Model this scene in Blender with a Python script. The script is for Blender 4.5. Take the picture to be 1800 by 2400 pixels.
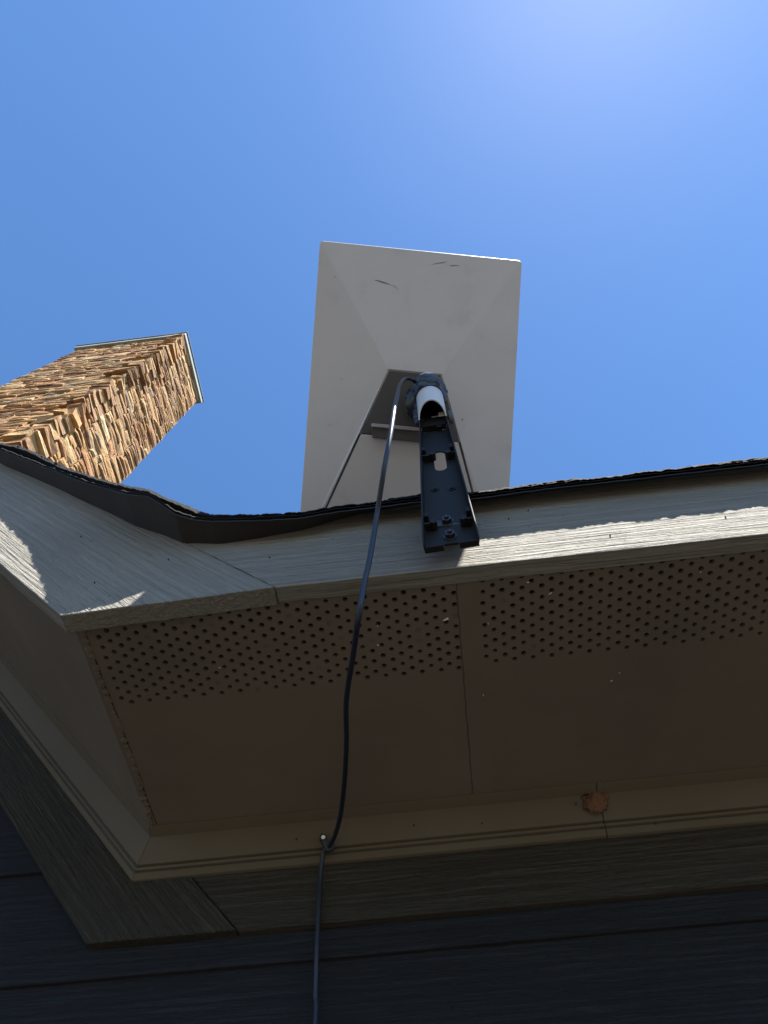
import bpy, bmesh, math, random
from mathutils import Vector, Matrix, noise

# ------------------------------------------------------------------ camera, sky, sun
C = bpy.context.scene
for o in list(bpy.data.objects): bpy.data.objects.remove(o)
C.render.resolution_x, C.render.resolution_y = 768, 1024
FOC = 1500.0                                    # focal length in photo pixels (photo 1800 x 2400)
RC = Matrix(((0.99331717, 0.11114861, 0.03109639),
             (0.1138436, -0.89921673, -0.42243213),
             (-0.01899035, 0.42314921, -0.90586098)))
CAM = Vector((0.18453496, -0.43776285, 2.16))   # phone held 0.74 m under the eave
cd = bpy.data.cameras.new('camera'); cam = bpy.data.objects.new('camera', cd); C.collection.objects.link(cam)
cam.matrix_world = Matrix.Translation(CAM) @ RC.to_4x4()
cd.sensor_fit = 'VERTICAL'; cd.sensor_height = 24.0; cd.lens = FOC/2400*24.0
cd.clip_start = 0.02; cd.clip_end = 2000
C.camera = cam

SUN = Vector((0.33, -0.31, 1.0)).normalized()   # direction towards the sun
elev = math.asin(SUN.z); azim = math.atan2(SUN.x, SUN.y)
w = bpy.data.worlds.new('World'); C.world = w; w.use_nodes = True
nt = w.node_tree; bg = nt.nodes['Background']
sky = nt.nodes.new('ShaderNodeTexSky'); sky.sky_type = 'NISHITA'; sky.sun_disc = False
sky.sun_elevation = elev; sky.sun_rotation = azim
sky.altitude = 300; sky.air_density = 1.0; sky.dust_density = 0.13; sky.ozone_density = 3.0
hs = nt.nodes.new('ShaderNodeHueSaturation'); hs.inputs['Saturation'].default_value = 1.16; hs.inputs['Hue'].default_value = .501
nt.links.new(sky.outputs[0], hs.inputs['Color']); nt.links.new(hs.outputs[0], bg.inputs[0]); bg.inputs[1].default_value = 0.064
sl = bpy.data.lights.new('sun', 'SUN'); sl.energy = 5.0; sl.angle = math.radians(0.5); sl.color = (1.0, 0.955, 0.88)
so = bpy.data.objects.new('sun', sl); C.collection.objects.link(so)
so.rotation_euler = SUN.to_track_quat('Z', 'Y').to_euler()
C.view_settings.view_transform = 'Standard'; C.view_settings.look = 'None'
C.view_settings.exposure = 1.9; C.view_settings.gamma = 1.0

# ------------------------------------------------------------------ helpers
def ray(u, v): return RC @ Vector(((u-900)/FOC, -(v-1200)/FOC, -1.0))
def aty(u, v, y):                                # point of the vertical plane y that the photo shows at u, v
    d = ray(u, v); return CAM + d*((y-CAM.y)/d.y)
def atn(u, v, p, n):                             # same on the plane through p with normal n
    d = ray(u, v); return CAM + d*((p-CAM).dot(n)/d.dot(n))
def att(u, v, t): return CAM + ray(u, v)*t

def link(o, parent=None):
    C.collection.objects.link(o)
    if parent is not None: o.parent = parent
    return o
def mesh(name, bm, mats, parent=None, smooth=False, angle=None):
    me = bpy.data.meshes.new(name)
    bmesh.ops.recalc_face_normals(bm, faces=bm.faces[:])
    bm.to_mesh(me); bm.free()
    for m in (mats if isinstance(mats, (list, tuple)) else [mats]): me.materials.append(m)
    if smooth:
        for p in me.polygons: p.use_smooth = True
        if angle: me.set_sharp_from_angle(angle=math.radians(angle))
    return link(bpy.data.objects.new(name, me), parent)
def thing(name, label, cat, loc=(0, 0, 0)):
    o = bpy.data.objects.new(name, None); o.empty_display_size = .1; C.collection.objects.link(o)
    o['label'] = label; o['category'] = cat; return o
def bevel(o, wd, seg=2, ang=30):
    b = o.modifiers.new('bevel', 'BEVEL'); b.width = wd; b.segments = seg; b.limit_method = 'ANGLE'; b.angle_limit = math.radians(ang)
    b.harden_normals = False
    return o
def prism(bm, pts, y0, y1, mi=0):                # polygon of (x, z) extruded along y
    a = [bm.verts.new((x, y0, z)) for x, z in pts]; b = [bm.verts.new((x, y1, z)) for x, z in pts]
    fs = [bm.faces.new(a), bm.faces.new(b[::-1])]
    n = len(pts)
    for i in range(n): fs.append(bm.faces.new((a[i], b[i], b[(i+1) % n], a[(i+1) % n])))
    for f in fs: f.material_index = mi
def boxf(bm, M, sx, sy, sz, mi=0):               # box centred on matrix M
    r = bmesh.ops.create_cube(bm, size=1.0, matrix=M @ Matrix.Diagonal((sx, sy, sz, 1)))
    for v in r['verts']:
        for f in v.link_faces: f.material_index = mi
    return r['verts']
def cyl(bm, p, ax, r, h, seg=24, r2=None, mi=0):
    ax = Vector(ax).normalized(); q = Vector((0, 0, 1)).rotation_difference(ax).to_matrix().to_4x4()
    rr = bmesh.ops.create_cone(bm, cap_ends=True, segments=seg, radius1=r, radius2=r if r2 is None else r2, depth=h,
                               matrix=Matrix.Translation(Vector(p)+ax*h/2) @ q)
    for v in rr['verts']:
        for f in v.link_faces: f.material_index = mi
    return rr['verts']
def catmull(P, n):
    out = []
    P = [P[0]*2-P[1]] + P + [P[-1]*2-P[-2]]
    for i in range(1, len(P)-2):
        for k in range(n):
            t = k/n; a, b, c, d = P[i-1:i+3]
            out.append(.5*((2*b)+(c-a)*t+(2*a-5*b+4*c-d)*t*t+(3*b-a-3*c+d)*t**3))
    out.append(P[-2]); return out
def tube(bm, pts, rad, seg=14):
    rings = []; up = Vector((1, 0, 0))
    for i, p in enumerate(pts):
        t = (pts[min(i+1, len(pts)-1)]-pts[max(i-1, 0)]).normalized()
        up = (up - t*up.dot(t)).normalized(); s = t.cross(up)
        r = rad(i/(len(pts)-1)) if callable(rad) else rad
        rings.append([bm.verts.new(p+(up*math.cos(a)+s*math.sin(a))*r) for a in [2*math.pi*k/seg for k in range(seg)]])
    for a, b in zip(rings, rings[1:]):
        for k in range(seg): bm.faces.new((a[k], a[(k+1) % seg], b[(k+1) % seg], b[k]))
    bm.faces.new(rings[0][::-1]); bm.faces.new(rings[-1])
def interp(tab, x):
    if x <= tab[0][0]:
        (a, b), (c, d) = tab[0], tab[1]
    elif x >= tab[-1][0]: return tab[-1][1]
    else:
        for i in range(len(tab)-1):
            if tab[i][0] <= x <= tab[i+1][0]: (a, b), (c, d) = tab[i], tab[i+1]; break
    return b+(d-b)*(x-a)/(c-a)
def fn(x, y=0., z=0., s=1.): return noise.noise(Vector((x*s+.317, y*s+7.13*(y != 0)+.211, z*s+.53)))

# ------------------------------------------------------------------ materials
def mat(name, col, rough=.6, metal=0., spec=.5):
    m = bpy.data.materials.new(name); m.use_nodes = True
    b = m.node_tree.nodes['Principled BSDF']
    b.inputs['Base Color'].default_value = (*col, 1); b.inputs['Roughness'].default_value = rough
    b.inputs['Metallic'].default_value = metal; b.inputs['Specular IOR Level'].default_value = spec
    return m, m.node_tree, b
def N(nt, t, **k):
    n = nt.nodes.new(t)
    for a, v in k.items():
        if a in n.inputs.keys(): n.inputs[a].default_value = v
        else: setattr(n, a, v)
    return n
def ramp(nt, src, stops):
    r = nt.nodes.new('ShaderNodeValToRGB'); nt.links.new(src, r.inputs[0])
    e = r.color_ramp.elements
    while len(e) < len(stops): e.new(.5)
    for q, (p, c) in zip(e, stops):
        q.position = p; q.color = (*c, 1) if len(c) == 3 else c
    return r
def coords(nt, rot=(0, 0, 0), scale=(1, 1, 1)):
    tc = nt.nodes.new('ShaderNodeTexCoord'); mp = nt.nodes.new('ShaderNodeMapping')
    r = nt.nodes.new('ShaderNodeVectorRotate'); r.rotation_type = 'EULER_XYZ'; r.inputs['Rotation'].default_value = rot
    nt.links.new(tc.outputs['Object'], r.inputs['Vector']); nt.links.new(r.outputs[0], mp.inputs[0])
    mp.inputs['Scale'].default_value = scale
    return mp.outputs[0]

def painted_board(name, col, rot, depth=.0022, vary=.16, rough=.85, amount=1.0):
    """fibre cement board with an embossed wood grain running along its length"""
    m, nt, b = mat(name, col, rough, 0, .3); L = nt.links.new
    v1 = coords(nt, rot, (4.5, 150, 150)); v2 = coords(nt, rot, (14, 520, 520)); v3 = coords(nt, (0, 0, 0), (2.2, 2.2, 2.2)); v4 = coords(nt, (0, 0, 0), (260, 260, 260))
    n1 = N(nt, 'ShaderNodeTexNoise', Scale=1.0, Detail=5.0, Roughness=.62, Distortion=.7); L(v1, n1.inputs[0])
    n2 = N(nt, 'ShaderNodeTexNoise', Scale=1.0, Detail=3.0, Roughness=.6, Distortion=.6); L(v2, n2.inputs[0])
    n3 = N(nt, 'ShaderNodeTexNoise', Scale=1.0, Detail=5.0, Roughness=.6); L(v3, n3.inputs[0])
    n4 = N(nt, 'ShaderNodeTexNoise', Scale=1.0, Detail=2.0); L(v4, n4.inputs[0])
    r1 = ramp(nt, n1.outputs[0], [(.36, (0, 0, 0)), (.62, (1, 1, 1))])
    mx = N(nt, 'ShaderNodeMath', operation='MULTIPLY_ADD'); L(n2.outputs[0], mx.inputs[0]); mx.inputs[1].default_value = .45; L(r1.outputs[0], mx.inputs[2])
    mx2 = N(nt, 'ShaderNodeMath', operation='MULTIPLY_ADD'); L(n4.outputs[0], mx2.inputs[0]); mx2.inputs[1].default_value = .22; L(mx.outputs[0], mx2.inputs[2])
    bp = N(nt, 'ShaderNodeBump', Strength=amount, Distance=depth); L(mx2.outputs[0], bp.inputs['Height']); L(bp.outputs[0], b.inputs['Normal'])
    d = tuple(c*(1-vary) for c in col); e = tuple(min(1, c*(1+vary*.6)) for c in col)
    rr = ramp(nt, n3.outputs[0], [(.3, d), (.7, e)])
    # rare dirt specks
    vs = coords(nt, (0, 0, 0), (26, 26, 26)); vo = N(nt, 'ShaderNodeTexVoronoi', feature='F1', Scale=1.0); L(vs, vo.inputs[0])
    rs = ramp(nt, vo.outputs['Distance'], [(.025, (1, 1, 1)), (.05, (0, 0, 0))])
    mc = N(nt, 'ShaderNodeMix', data_type='RGBA'); L(rs.outputs[0], mc.inputs[0]); L(rr.outputs[0], mc.inputs[6]); mc.inputs[7].default_value = (*[c*.35 for c in col], 1)
    L(mc.outputs[2], b.inputs['Base Color'])
    return m
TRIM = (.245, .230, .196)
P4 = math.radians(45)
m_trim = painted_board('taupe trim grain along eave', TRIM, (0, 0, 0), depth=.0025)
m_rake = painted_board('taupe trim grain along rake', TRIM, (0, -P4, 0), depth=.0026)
FR = (.062, .053, .039)  # the trim's taupe, darkened so the colour carries the shade under the eave
m_frieze = painted_board('taupe shade-darkened frieze grain along eave', FR, (0, 0, 0), depth=.006)
m_frake = painted_board('taupe shade-darkened frieze grain along rake', FR, (0, -P4, 0), depth=.009)
m_side = painted_board('slate blue lap siding', (.021, .0228, .027), (0, 0, 0), depth=.005, vary=.12)

def smooth_paint(name, col, rough=.55, bump=.0006, sc=60, vary=.12, spec=.4, streak=None):
    m, nt, b = mat(name, col, rough, 0, spec); L = nt.links.new
    v = coords(nt, (0, 0, 0), (sc, sc, sc)); n = N(nt, 'ShaderNodeTexNoise', Scale=1.0, Detail=6.0, Roughness=.6); L(v, n.inputs[0])
    v2 = coords(nt, (0, 0, 0), (3.1, 3.1, 3.1)); n2 = N(nt, 'ShaderNodeTexNoise', Scale=1.0, Detail=6.0, Roughness=.65); L(v2, n2.inputs[0])
    bp = N(nt, 'ShaderNodeBump', Strength=.6, Distance=bump); L(n.outputs[0], bp.inputs['Height']); L(bp.outputs[0], b.inputs['Normal'])
    rr = ramp(nt, n2.outputs[0], [(.3, tuple(c*(1-vary) for c in col)), (.7, tuple(min(1, c*(1+vary)) for c in col))])
    L(rr.outputs[0], b.inputs['Base Color'])
    return m
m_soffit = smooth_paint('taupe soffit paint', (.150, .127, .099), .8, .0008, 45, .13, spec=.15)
m_crown = smooth_paint('taupe shade-darkened crown paint', (.118, .099, .070), .65, .0005, 70, .10, spec=.12)  # same taupe as the trim, with the eave's shade put into the colour
m_attic = mat('painted attic dark', (.01, .009, .008), .9)[0]
m_caulk = smooth_paint('dirty caulk', (.16, .135, .10), .8, .003, 220, .35)
m_seam = mat('dark caulk seam', (.075, .063, .05), .9)[0]  # darker caulk colour for the thin panel seam
m_crack = mat('dark crack', (.02, .017, .014), .9)[0]
m_white = smooth_paint('off white speck', (.75, .73, .68), .6, .0005)

def roofing(name, col):
    m, nt, b = mat(name, col, .92, 0, .25); L = nt.links.new
    v = coords(nt, (0, 0, 0), (420, 420, 420)); n = N(nt, 'ShaderNodeTexNoise', Scale=1.0, Detail=3.0, Roughness=.8); L(v, n.inputs[0])
    v2 = coords(nt, (0, 0, 0), (16, 16, 16)); n2 = N(nt, 'ShaderNodeTexNoise', Scale=1.0, Detail=5.0); L(v2, n2.inputs[0])
    rr = ramp(nt, n.outputs[0], [(.38, tuple(c*.5 for c in col)), (.56, col), (.72, tuple(c*3.2 for c in col))]); L(rr.outputs[0], b.inputs['Base Color'])
    ad = N(nt, 'ShaderNodeMath', operation='MULTIPLY_ADD'); L(n2.outputs[0], ad.inputs[0]); ad.inputs[1].default_value = 2.0; L(n.outputs[0], ad.inputs[2])
    bp = N(nt, 'ShaderNodeBump', Strength=1.0, Distance=.0016); L(ad.outputs[0], bp.inputs['Height']); L(bp.outputs[0], b.inputs['Normal'])
    return m
m_shingle = roofing('black granule shingle', (.016, .0155, .017))
m_felt = smooth_paint('dark roofing underlay', (.030, .028, .028), .85, .001, 30, .2)

m_back = None
def dish_mat():
    m, nt, b = mat('off white dish plastic', (.68, .68, .71), .5, 0, .4); L = nt.links.new
    v = coords(nt, (0, 0, 0), (9, 9, 9)); n = N(nt, 'ShaderNodeTexNoise', Scale=1.0, Detail=7.0, Roughness=.62); L(v, n.inputs[0])
    v2 = coords(nt, (.3, .2, .1), (23, 23, 23)); n2 = N(nt, 'ShaderNodeTexNoise', Scale=1.0, Detail=4.0); L(v2, n2.inputs[0])
    r1 = ramp(nt, n.outputs[0], [(.30, (.55, .55, .562)), (.42, (.61, .61, .635)), (.7, (.64, .64, .668))])
    r2 = ramp(nt, n2.outputs[0], [(.24, (.84, .83, .82)), (.31, (1, 1, 1))])
    mx = N(nt, 'ShaderNodeMix', data_type='RGBA', blend_type='MULTIPLY'); mx.inputs[0].default_value = 1; L(r1.outputs[0], mx.inputs[6]); L(r2.outputs[0], mx.inputs[7])
    L(mx.outputs[2], b.inputs['Base Color']); return m
m_dish = dish_mat()
m_plate = smooth_paint('charcoal plate plastic', (.085, .083, .085), .55, .0003, 200, .08)
m_ledge = smooth_paint('light grey ledge', (.42, .41, .42), .5, .0002, 200, .06)
m_scuff = mat('dark scuff', (.17, .165, .17), .8)[0]
m_arm = smooth_paint('dark bluish grey powder coat', (.0125, .0125, .0140), .6, .0002, 500, .12, spec=.3)
m_pipe = smooth_paint('silver grey pipe', (.62, .64, .68), .35, .0002, 300, .05, spec=.6)
m_nut = mat('black zinc nut', (.05, .05, .055), .35, .6)[0]
m_tape = smooth_paint('black electrical tape', (.014, .018, .034), .25, .0005, 45, .3, spec=.5)
m_cable = smooth_paint('black cable jacket', (.016, .019, .032), .40, .0002, 120, .2, spec=.45)
m_steel = mat('bright nail steel', (.75, .75, .72), .3, .85)[0]
m_foam = smooth_paint('orange brown mud', (.17, .088, .050), .95, .006, 260, .7)
m_ground = smooth_paint('dry soil and gravel', (.042, .037, .031), .95, .02, 6, .3)
m_cap = smooth_paint('grey green cap metal', (.26, .29, .275), .6, .002, 30, .3)
m_mortar = smooth_paint('tan mortar', (.36, .25, .145), .95, .006, 40, .25)
def stone():
    m, nt, b = mat('tan ledge stone', (.4, .26, .15), .9, 0, .25); L = nt.links.new
    g = nt.nodes.new('ShaderNodeNewGeometry')
    r = ramp(nt, g.outputs['Random Per Island'], [(0, (.33, .19, .080)), (.18, (.24, .13, .060)), (.34, (.38, .225, .095)), (.5, (.28, .165, .085)), (.64, (.42, .28, .13)), (.78, (.33, .165, .070)), (.9, (.29, .21, .13)), (.96, (.45, .34, .19))])
    r.color_ramp.interpolation = 'CONSTANT'
    v = coords(nt, (0, 0, 0), (14, 14, 30)); n = N(nt, 'ShaderNodeTexNoise', Scale=1.0, Detail=8.0, Roughness=.7); L(v, n.inputs[0])
    r2 = ramp(nt, n.outputs[0], [(.3, (.75, .70, .66)), (.5, (1.08, 1.07, 1.05)), (.7, (1.4, 1.35, 1.25))])
    mx = N(nt, 'ShaderNodeMix', data_type='RGBA', blend_type='MULTIPLY'); mx.inputs[0].default_value = 1; L(r.outputs[0], mx.inputs[6]); L(r2.outputs[0], mx.inputs[7])
    L(mx.outputs[2], b.inputs['Base Color'])
    bp = N(nt, 'ShaderNodeBump', Strength=1.0, Distance=.018); L(n.outputs[0], bp.inputs['Height']); L(bp.outputs[0], b.inputs['Normal'])
    return m
m_stone = stone()

# ------------------------------------------------------------------ ground
bm = bmesh.new(); s = 400
bm.faces.new([bm.verts.new(p) for p in ((-s, -s, 0), (s, -s, 0), (s, s, 0), (-s, s, 0))])
o = mesh('ground', bm, m_ground); o['kind'] = 'structure'; o['label'] = 'dry soil ground around the house'

# ------------------------------------------------------------------ the house
EZ = 2.9                       # fascia bottom
APX = -3.4                     # gable apex
SZ = 2.903                     # eave soffit
SR = 2.616                     # rake soffit plane: x + z = SR
XR = 5.0
house = thing('house', 'taupe trimmed house with dark blue lap siding, perforated soffit and black shingles', 'house')

# fascia boards
GAP = .0016
def wob(x0, z0, x1, z1, n, amp, seed):          # slightly worn saw-cut line between two points
    out = []
    for i in range(n+1):
        t = i/n; a = amp*fn(seed+t*n*.37) if 0 < i < n else 0
        dx, dz = x1-x0, z1-z0; l = math.hypot(dx, dz)
        out.append((x0+dx*t-dz/l*a, z0+dz*t+dx/l*a))
    return out
bm = bmesh.new()
pts = wob(-.2886, 2.8862, 0, EZ, 18, .0011, 3)
pts += wob(0, EZ, -.175, EZ+.175, 26, .0014, 9)[1:]
pts += [(APX, EZ-APX)]
pts += [(APX, 2.597-APX)]
pts += wob(-.70, 2.597+.70, -.2886, 2.8862, 24, .001, 15)[:-1]
prism(bm, pts, 0, .029)
rake = bevel(mesh('fascia_board', bm, m_rake, house), .0014, 2, 25); rake['label'] = 'taupe rake fascia board rising to the left'
bm = bmesh.new()
pts = [(XR, EZ+.205), (.03, EZ+.205), (-.10, EZ+.165), (-.168+GAP, EZ+.165)] + wob(-.163+GAP*1.4, EZ+.163, GAP*1.4, EZ+.0006, 26, .0014, 31) + wob(GAP*1.4, EZ+.0006, 1.1, EZ+.0006, 60, .0009, 44)[1:] + [(XR, EZ+.0006)]
prism(bm, pts, .0008, .026)
o = bevel(mesh('fascia_board', bm, m_trim, house), .0012, 2, 25); o['label'] = 'taupe eave fascia board, sunlit on the right'
# left slope of the gable
bm = bmesh.new(); prism(bm, [(APX-.001, EZ-APX), (APX-.001, 2.597-APX), (2*APX+.29, 2.886), (2*APX, 2.9)], 0, .029)
bevel(mesh('fascia_board', bm, m_rake, house), .0014)['label'] = 'taupe rake fascia board on the far slope of the gable'

# perforated eave soffit: flat sheets with real round holes
PX, PY, HR = .0269, .01835, .0038
def perforated(bm, x0, x1, ya, yb, ybk, ox, oy, seed, close=()):
    rnd = random.Random(seed)
    # two interleaved lattices -> brick cells PX wide, PY/2 high
    rows = int(round((yb-ya)/(PY/2)))
    for r in range(rows):
        yy0 = ya+r*PY/2; yc = yy0+PY/4
        off = ox + (PX/2 if r % 2 else 0)
        k0 = math.ceil((x0+.004-(off-0))/PX); xs = []
        k = k0
        while off+k*PX < x1-.004: xs.append(off+k*PX); k += 1
        lo = x0
        edges = [max(x0, xs[0]-PX/2)]+[(a+b)/2 for a, b in zip(xs, xs[1:])]+[min(x1, xs[-1]+PX/2)]
        for qa, qb in ((x0, edges[0]), (edges[-1], x1)):
            if qb-qa > 1e-6: bm.faces.new([bm.verts.new(p) for p in ((qa, yy0, SZ), (qb, yy0, SZ), (qb, yy0+PY/2, SZ), (qa, yy0+PY/2, SZ))])
        for i, xc in enumerate(xs):
            a, b = edges[i], edges[i+1]
            sz = HR*rnd.uniform(.9, 1.08); K = 14
            jx, jy = rnd.uniform(-.0005, .0005), rnd.uniform(-.0003, .0003)
            q0, q1 = yy0, yy0+PY/2
            inner = []; outer = []
            for j in range(K):
                t = 2*math.pi*(j+.5)/K; cx, cy = math.cos(t), math.sin(t)
                inner.append((xc+jx+sz*cx, yc+jy+sz*cy))
                hx = (b-xc if cx > 0 else xc-a); hy = PY/4
                m_ = min(hx/abs(cx) if abs(cx) > 1e-6 else 9, hy/abs(cy) if abs(cy) > 1e-6 else 9)
                outer.append((xc+cx*m_, yc+cy*m_))
            vi = [bm.verts.new((p[0], p[1], SZ)) for p in inner]; vt = [bm.verts.new((p[0], p[1], SZ+.006)) for p in inner]
            poly = outer
            vo = [bm.verts.new((p[0], p[1], SZ)) for p in poly]
            for j in range(K):
                j2 = (j+1) % K
                bm.faces.new((vi[j], vi[j2], vo[j2], vo[j])); bm.faces.new((vi[j], vt[j], vt[j2], vi[j2]))
            for cxn, cyn in ((b, q1), (a, q1), (a, q0), (b, q0)):     # fill the cell's corners
                best = None
                for j in range(K):
                    j2 = (j+1) % K; p, q = poly[j], poly[j2]
                    on1 = abs(abs(p[0]-xc)-abs(cxn-xc)) < 1e-7 or abs(abs(p[1]-yc)-PY/4) < 1e-7
                    same = (abs(p[0]-cxn) < 1e-7 and abs(q[1]-cyn) < 1e-7) or (abs(q[0]-cxn) < 1e-7 and abs(p[1]-cyn) < 1e-7)
                    if same: best = (j, j2)
                if best:
                    c_ = bm.verts.new((cxn, cyn, SZ)); bm.faces.new((vo[best[0]], vo[best[1]], c_))
            if rnd.random() < .035:                      # paint-plugged hole
                bm.faces.new([bm.verts.new((p[0], p[1], SZ+.0012)) for p in inner])
    def quad(xa, xb, ya_, yb_):
        bm.faces.new([bm.verts.new(p) for p in ((xa, ya_, SZ), (xb, ya_, SZ), (xb, yb_, SZ), (xa, yb_, SZ))])
    quad(x0, x1, .027, ya); quad(x0, x1, ya+rows*PY/2, ybk)
Y0 = .042-PY*.75
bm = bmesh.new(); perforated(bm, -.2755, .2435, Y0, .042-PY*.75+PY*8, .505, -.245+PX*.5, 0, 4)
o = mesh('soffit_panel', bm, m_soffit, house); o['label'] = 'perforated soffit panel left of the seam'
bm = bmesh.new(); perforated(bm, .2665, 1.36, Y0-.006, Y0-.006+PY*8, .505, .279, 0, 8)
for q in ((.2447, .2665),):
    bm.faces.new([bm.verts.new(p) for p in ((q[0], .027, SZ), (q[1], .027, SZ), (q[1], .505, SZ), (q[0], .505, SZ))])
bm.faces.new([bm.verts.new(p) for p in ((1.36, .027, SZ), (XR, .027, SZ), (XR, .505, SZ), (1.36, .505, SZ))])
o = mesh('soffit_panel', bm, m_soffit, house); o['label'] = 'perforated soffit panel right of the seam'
bm = bmesh.new(); prism(bm, [(-.28, SZ+.007), (XR, SZ+.007), (XR, SZ+.012), (-.28, SZ+.012)], .028, .5)
mesh('attic_dark_sheet', bm, m_attic, house)  # near-black sheet stands in for the attic's darkness behind the holes
# rake soffit: narrow flat return then the sloping panel
bm = bmesh.new()
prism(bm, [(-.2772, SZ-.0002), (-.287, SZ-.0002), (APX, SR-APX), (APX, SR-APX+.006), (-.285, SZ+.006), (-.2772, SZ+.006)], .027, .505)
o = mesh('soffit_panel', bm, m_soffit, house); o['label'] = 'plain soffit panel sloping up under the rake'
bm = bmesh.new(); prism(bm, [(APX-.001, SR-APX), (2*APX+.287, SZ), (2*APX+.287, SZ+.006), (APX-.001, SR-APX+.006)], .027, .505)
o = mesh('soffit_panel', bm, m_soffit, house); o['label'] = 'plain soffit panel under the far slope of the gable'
# caulk along the corner seam, and the fine panel seam
def ribbon(bm, line, wd, z, th, seed, rag=.5, n=90):
    top = []
    for i in range(n+1):
        t = i/n; y = line[0][1]+(line[-1][1]-line[0][1])*t
        x = interp([(b, a) for a, b in line], y)+.0012*fn(seed, t*30)
        ww = wd*(.6+rag*abs(fn(seed+7, t*55))+rag*.6*abs(fn(seed+5, t*140)))
        top.append((x, y, ww))
    rows = [[bm.verts.new((x-ww, y, z)), bm.verts.new((x, y+.0004, z-th*(.6+.8*abs(fn(seed+2, y*160))))), bm.verts.new((x+ww, y, z))] for x, y, ww in top]
    for a, b in zip(rows, rows[1:]):
        for k in (0, 1): bm.faces.new((a[k], a[k+1], b[k+1], b[k]))
bm = bmesh.new(); ribbon(bm, [(-.2775, .028), (-.2785, .11), (-.277, .2), (-.2775, .32), (-.2865, .44)], .0034, SZ-.0003, .0045, 5, 1.5, 260)
o = mesh('caulk_bead', bm, m_caulk, house, True); o['label'] = 'rough caulk bead along the corner seam'
bm = bmesh.new(); ribbon(bm, [(-.2742, .028), (-.2752, .11), (-.2738, .2), (-.2745, .32), (-.2835, .44)], .0007, SZ-.0006, .0001, 15, 2.4, 220)
mesh('seam_crack', bm, m_crack, house)['label'] = 'dark crack beside the caulk bead'
bm = bmesh.new(); ribbon(bm, [(.2441, .028), (.2441, .43)], .0011, SZ-.0002, .0001, 25, .9)
mesh('seam_crack', bm, m_seam, house)['label'] = 'thin dark seam between the perforated panels'

# crown moulding, mitred where the rake meets the eave
prof = [(.4262, -.002), (.4262, .003), (.4285, .0042), (.4455, .0075), (.4465, .0095), (.4480, .0145), (.4525, .0235), (.4585, .0345), (.4635, .0425),
        (.4690, .0428), (.4695, .0462), (.4662, .0466), (.4672, .0490), (.4725, .0494), (.4730, .0524), (.4702, .0528), (.4735, .0556), (.4765, .0590), (.4800, .0600), (.4835, .0600)]
def crownpiece(cut0, cut1):
    bm = bmesh.new(); A = [bm.verts.new(cut0(y, d)) for y, d in prof]; ms = [A]
    B = [bm.verts.new(cut1(y, d)) for y, d in prof]
    for k in range(len(prof)-1): bm.faces.new((A[k], A[k+1], B[k+1], B[k]))
    return bm
mit = lambda y, d: Vector((-.287-.41421*d, y, SZ-d))
JX = .443
o = mesh('crown_moulding', crownpiece(lambda y, d: mit(y, d)+Vector((.0006, 0, 0)), lambda y, d: (JX-.0006, y, SZ-d)), m_crown, house, True, 28); o['label'] = 'crown moulding under the eave, corner to joint'
o = mesh('crown_moulding', crownpiece(lambda y, d: (JX+.0006, y, SZ-d-.0004), lambda y, d: (XR, y, SZ-d-.0004)), m_crown, house, True, 28); o['label'] = 'crown moulding under the eave, right of the joint'
crown2 = o
o = mesh('crown_moulding', crownpiece(mit, lambda y, d: (APX, y, SR-1.41421*d-APX)), m_crown, house, True, 28); o['label'] = 'crown moulding climbing under the rake'
# mud dauber nest at the joint of the eave crown
bm = bmesh.new(); c = Vector((JX-.004, .4470, SZ-.0180))
bmesh.ops.create_icosphere(bm, subdivisions=4, radius=1.0)
for v in bm.verts:
    n_ = v.co.copy(); k = 1+.5*noise.noise(n_*2.0)+.4*noise.noise(n_*5)+.2*noise.noise(n_*13)
    v.co = Vector((n_.x*.0175*k, n_.y*.0024*k-.0006*abs(n_.z), n_.z*.0165*k)); v.co.y += (v.co.z)*-.35; v.co.z += n_.x*.003
    v.co += c
mesh('mud_nest', bm, m_foam, crown2, True)['label'] = 'crumbly orange brown mud patch on the crown joint'
# small nail heads and specks on crown and siding
bm = bmesh.new()
for u, v_, y in ((190, 1258, -.0004), (222, 1366, -.0004), (395, 1312, -.0004), (632, 1307, .0006), (1238, 1197, .0006), (1192, 1217, .0006), (1700, 1212, .0006), (1430, 1255, .0006), (970, 1934, .4530), (1130, 1930, .4575), (984, 1825+108, .456), (1350, 1884, .4475), (1537, 1931, .472), (695, 1967, .455), (1410, 1942, .472), (973, 2049, .4762)):
    p = aty(u, v_, y); cyl(bm, p+Vector((0, -.0016, 0)), (0, 1, 0), .0011, .003, 8)
mesh('nail_hole', bm, m_crack, house)['kind'] = 'stuff'

# frieze boards
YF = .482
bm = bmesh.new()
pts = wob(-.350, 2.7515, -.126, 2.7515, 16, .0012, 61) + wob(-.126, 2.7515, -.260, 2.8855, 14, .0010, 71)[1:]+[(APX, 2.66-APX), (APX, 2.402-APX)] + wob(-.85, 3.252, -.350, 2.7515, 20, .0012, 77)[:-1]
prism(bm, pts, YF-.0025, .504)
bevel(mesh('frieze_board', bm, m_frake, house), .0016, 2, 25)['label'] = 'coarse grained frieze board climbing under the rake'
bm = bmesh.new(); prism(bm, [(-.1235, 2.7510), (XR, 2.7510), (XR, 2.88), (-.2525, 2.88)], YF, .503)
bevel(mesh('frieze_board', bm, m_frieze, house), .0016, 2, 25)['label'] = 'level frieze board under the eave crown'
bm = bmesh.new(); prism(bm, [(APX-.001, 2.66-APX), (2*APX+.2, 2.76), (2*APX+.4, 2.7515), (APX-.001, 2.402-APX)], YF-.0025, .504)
mesh('frieze_board', bm, m_frake, house)['label'] = 'frieze board under the far slope of the gable'
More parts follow.
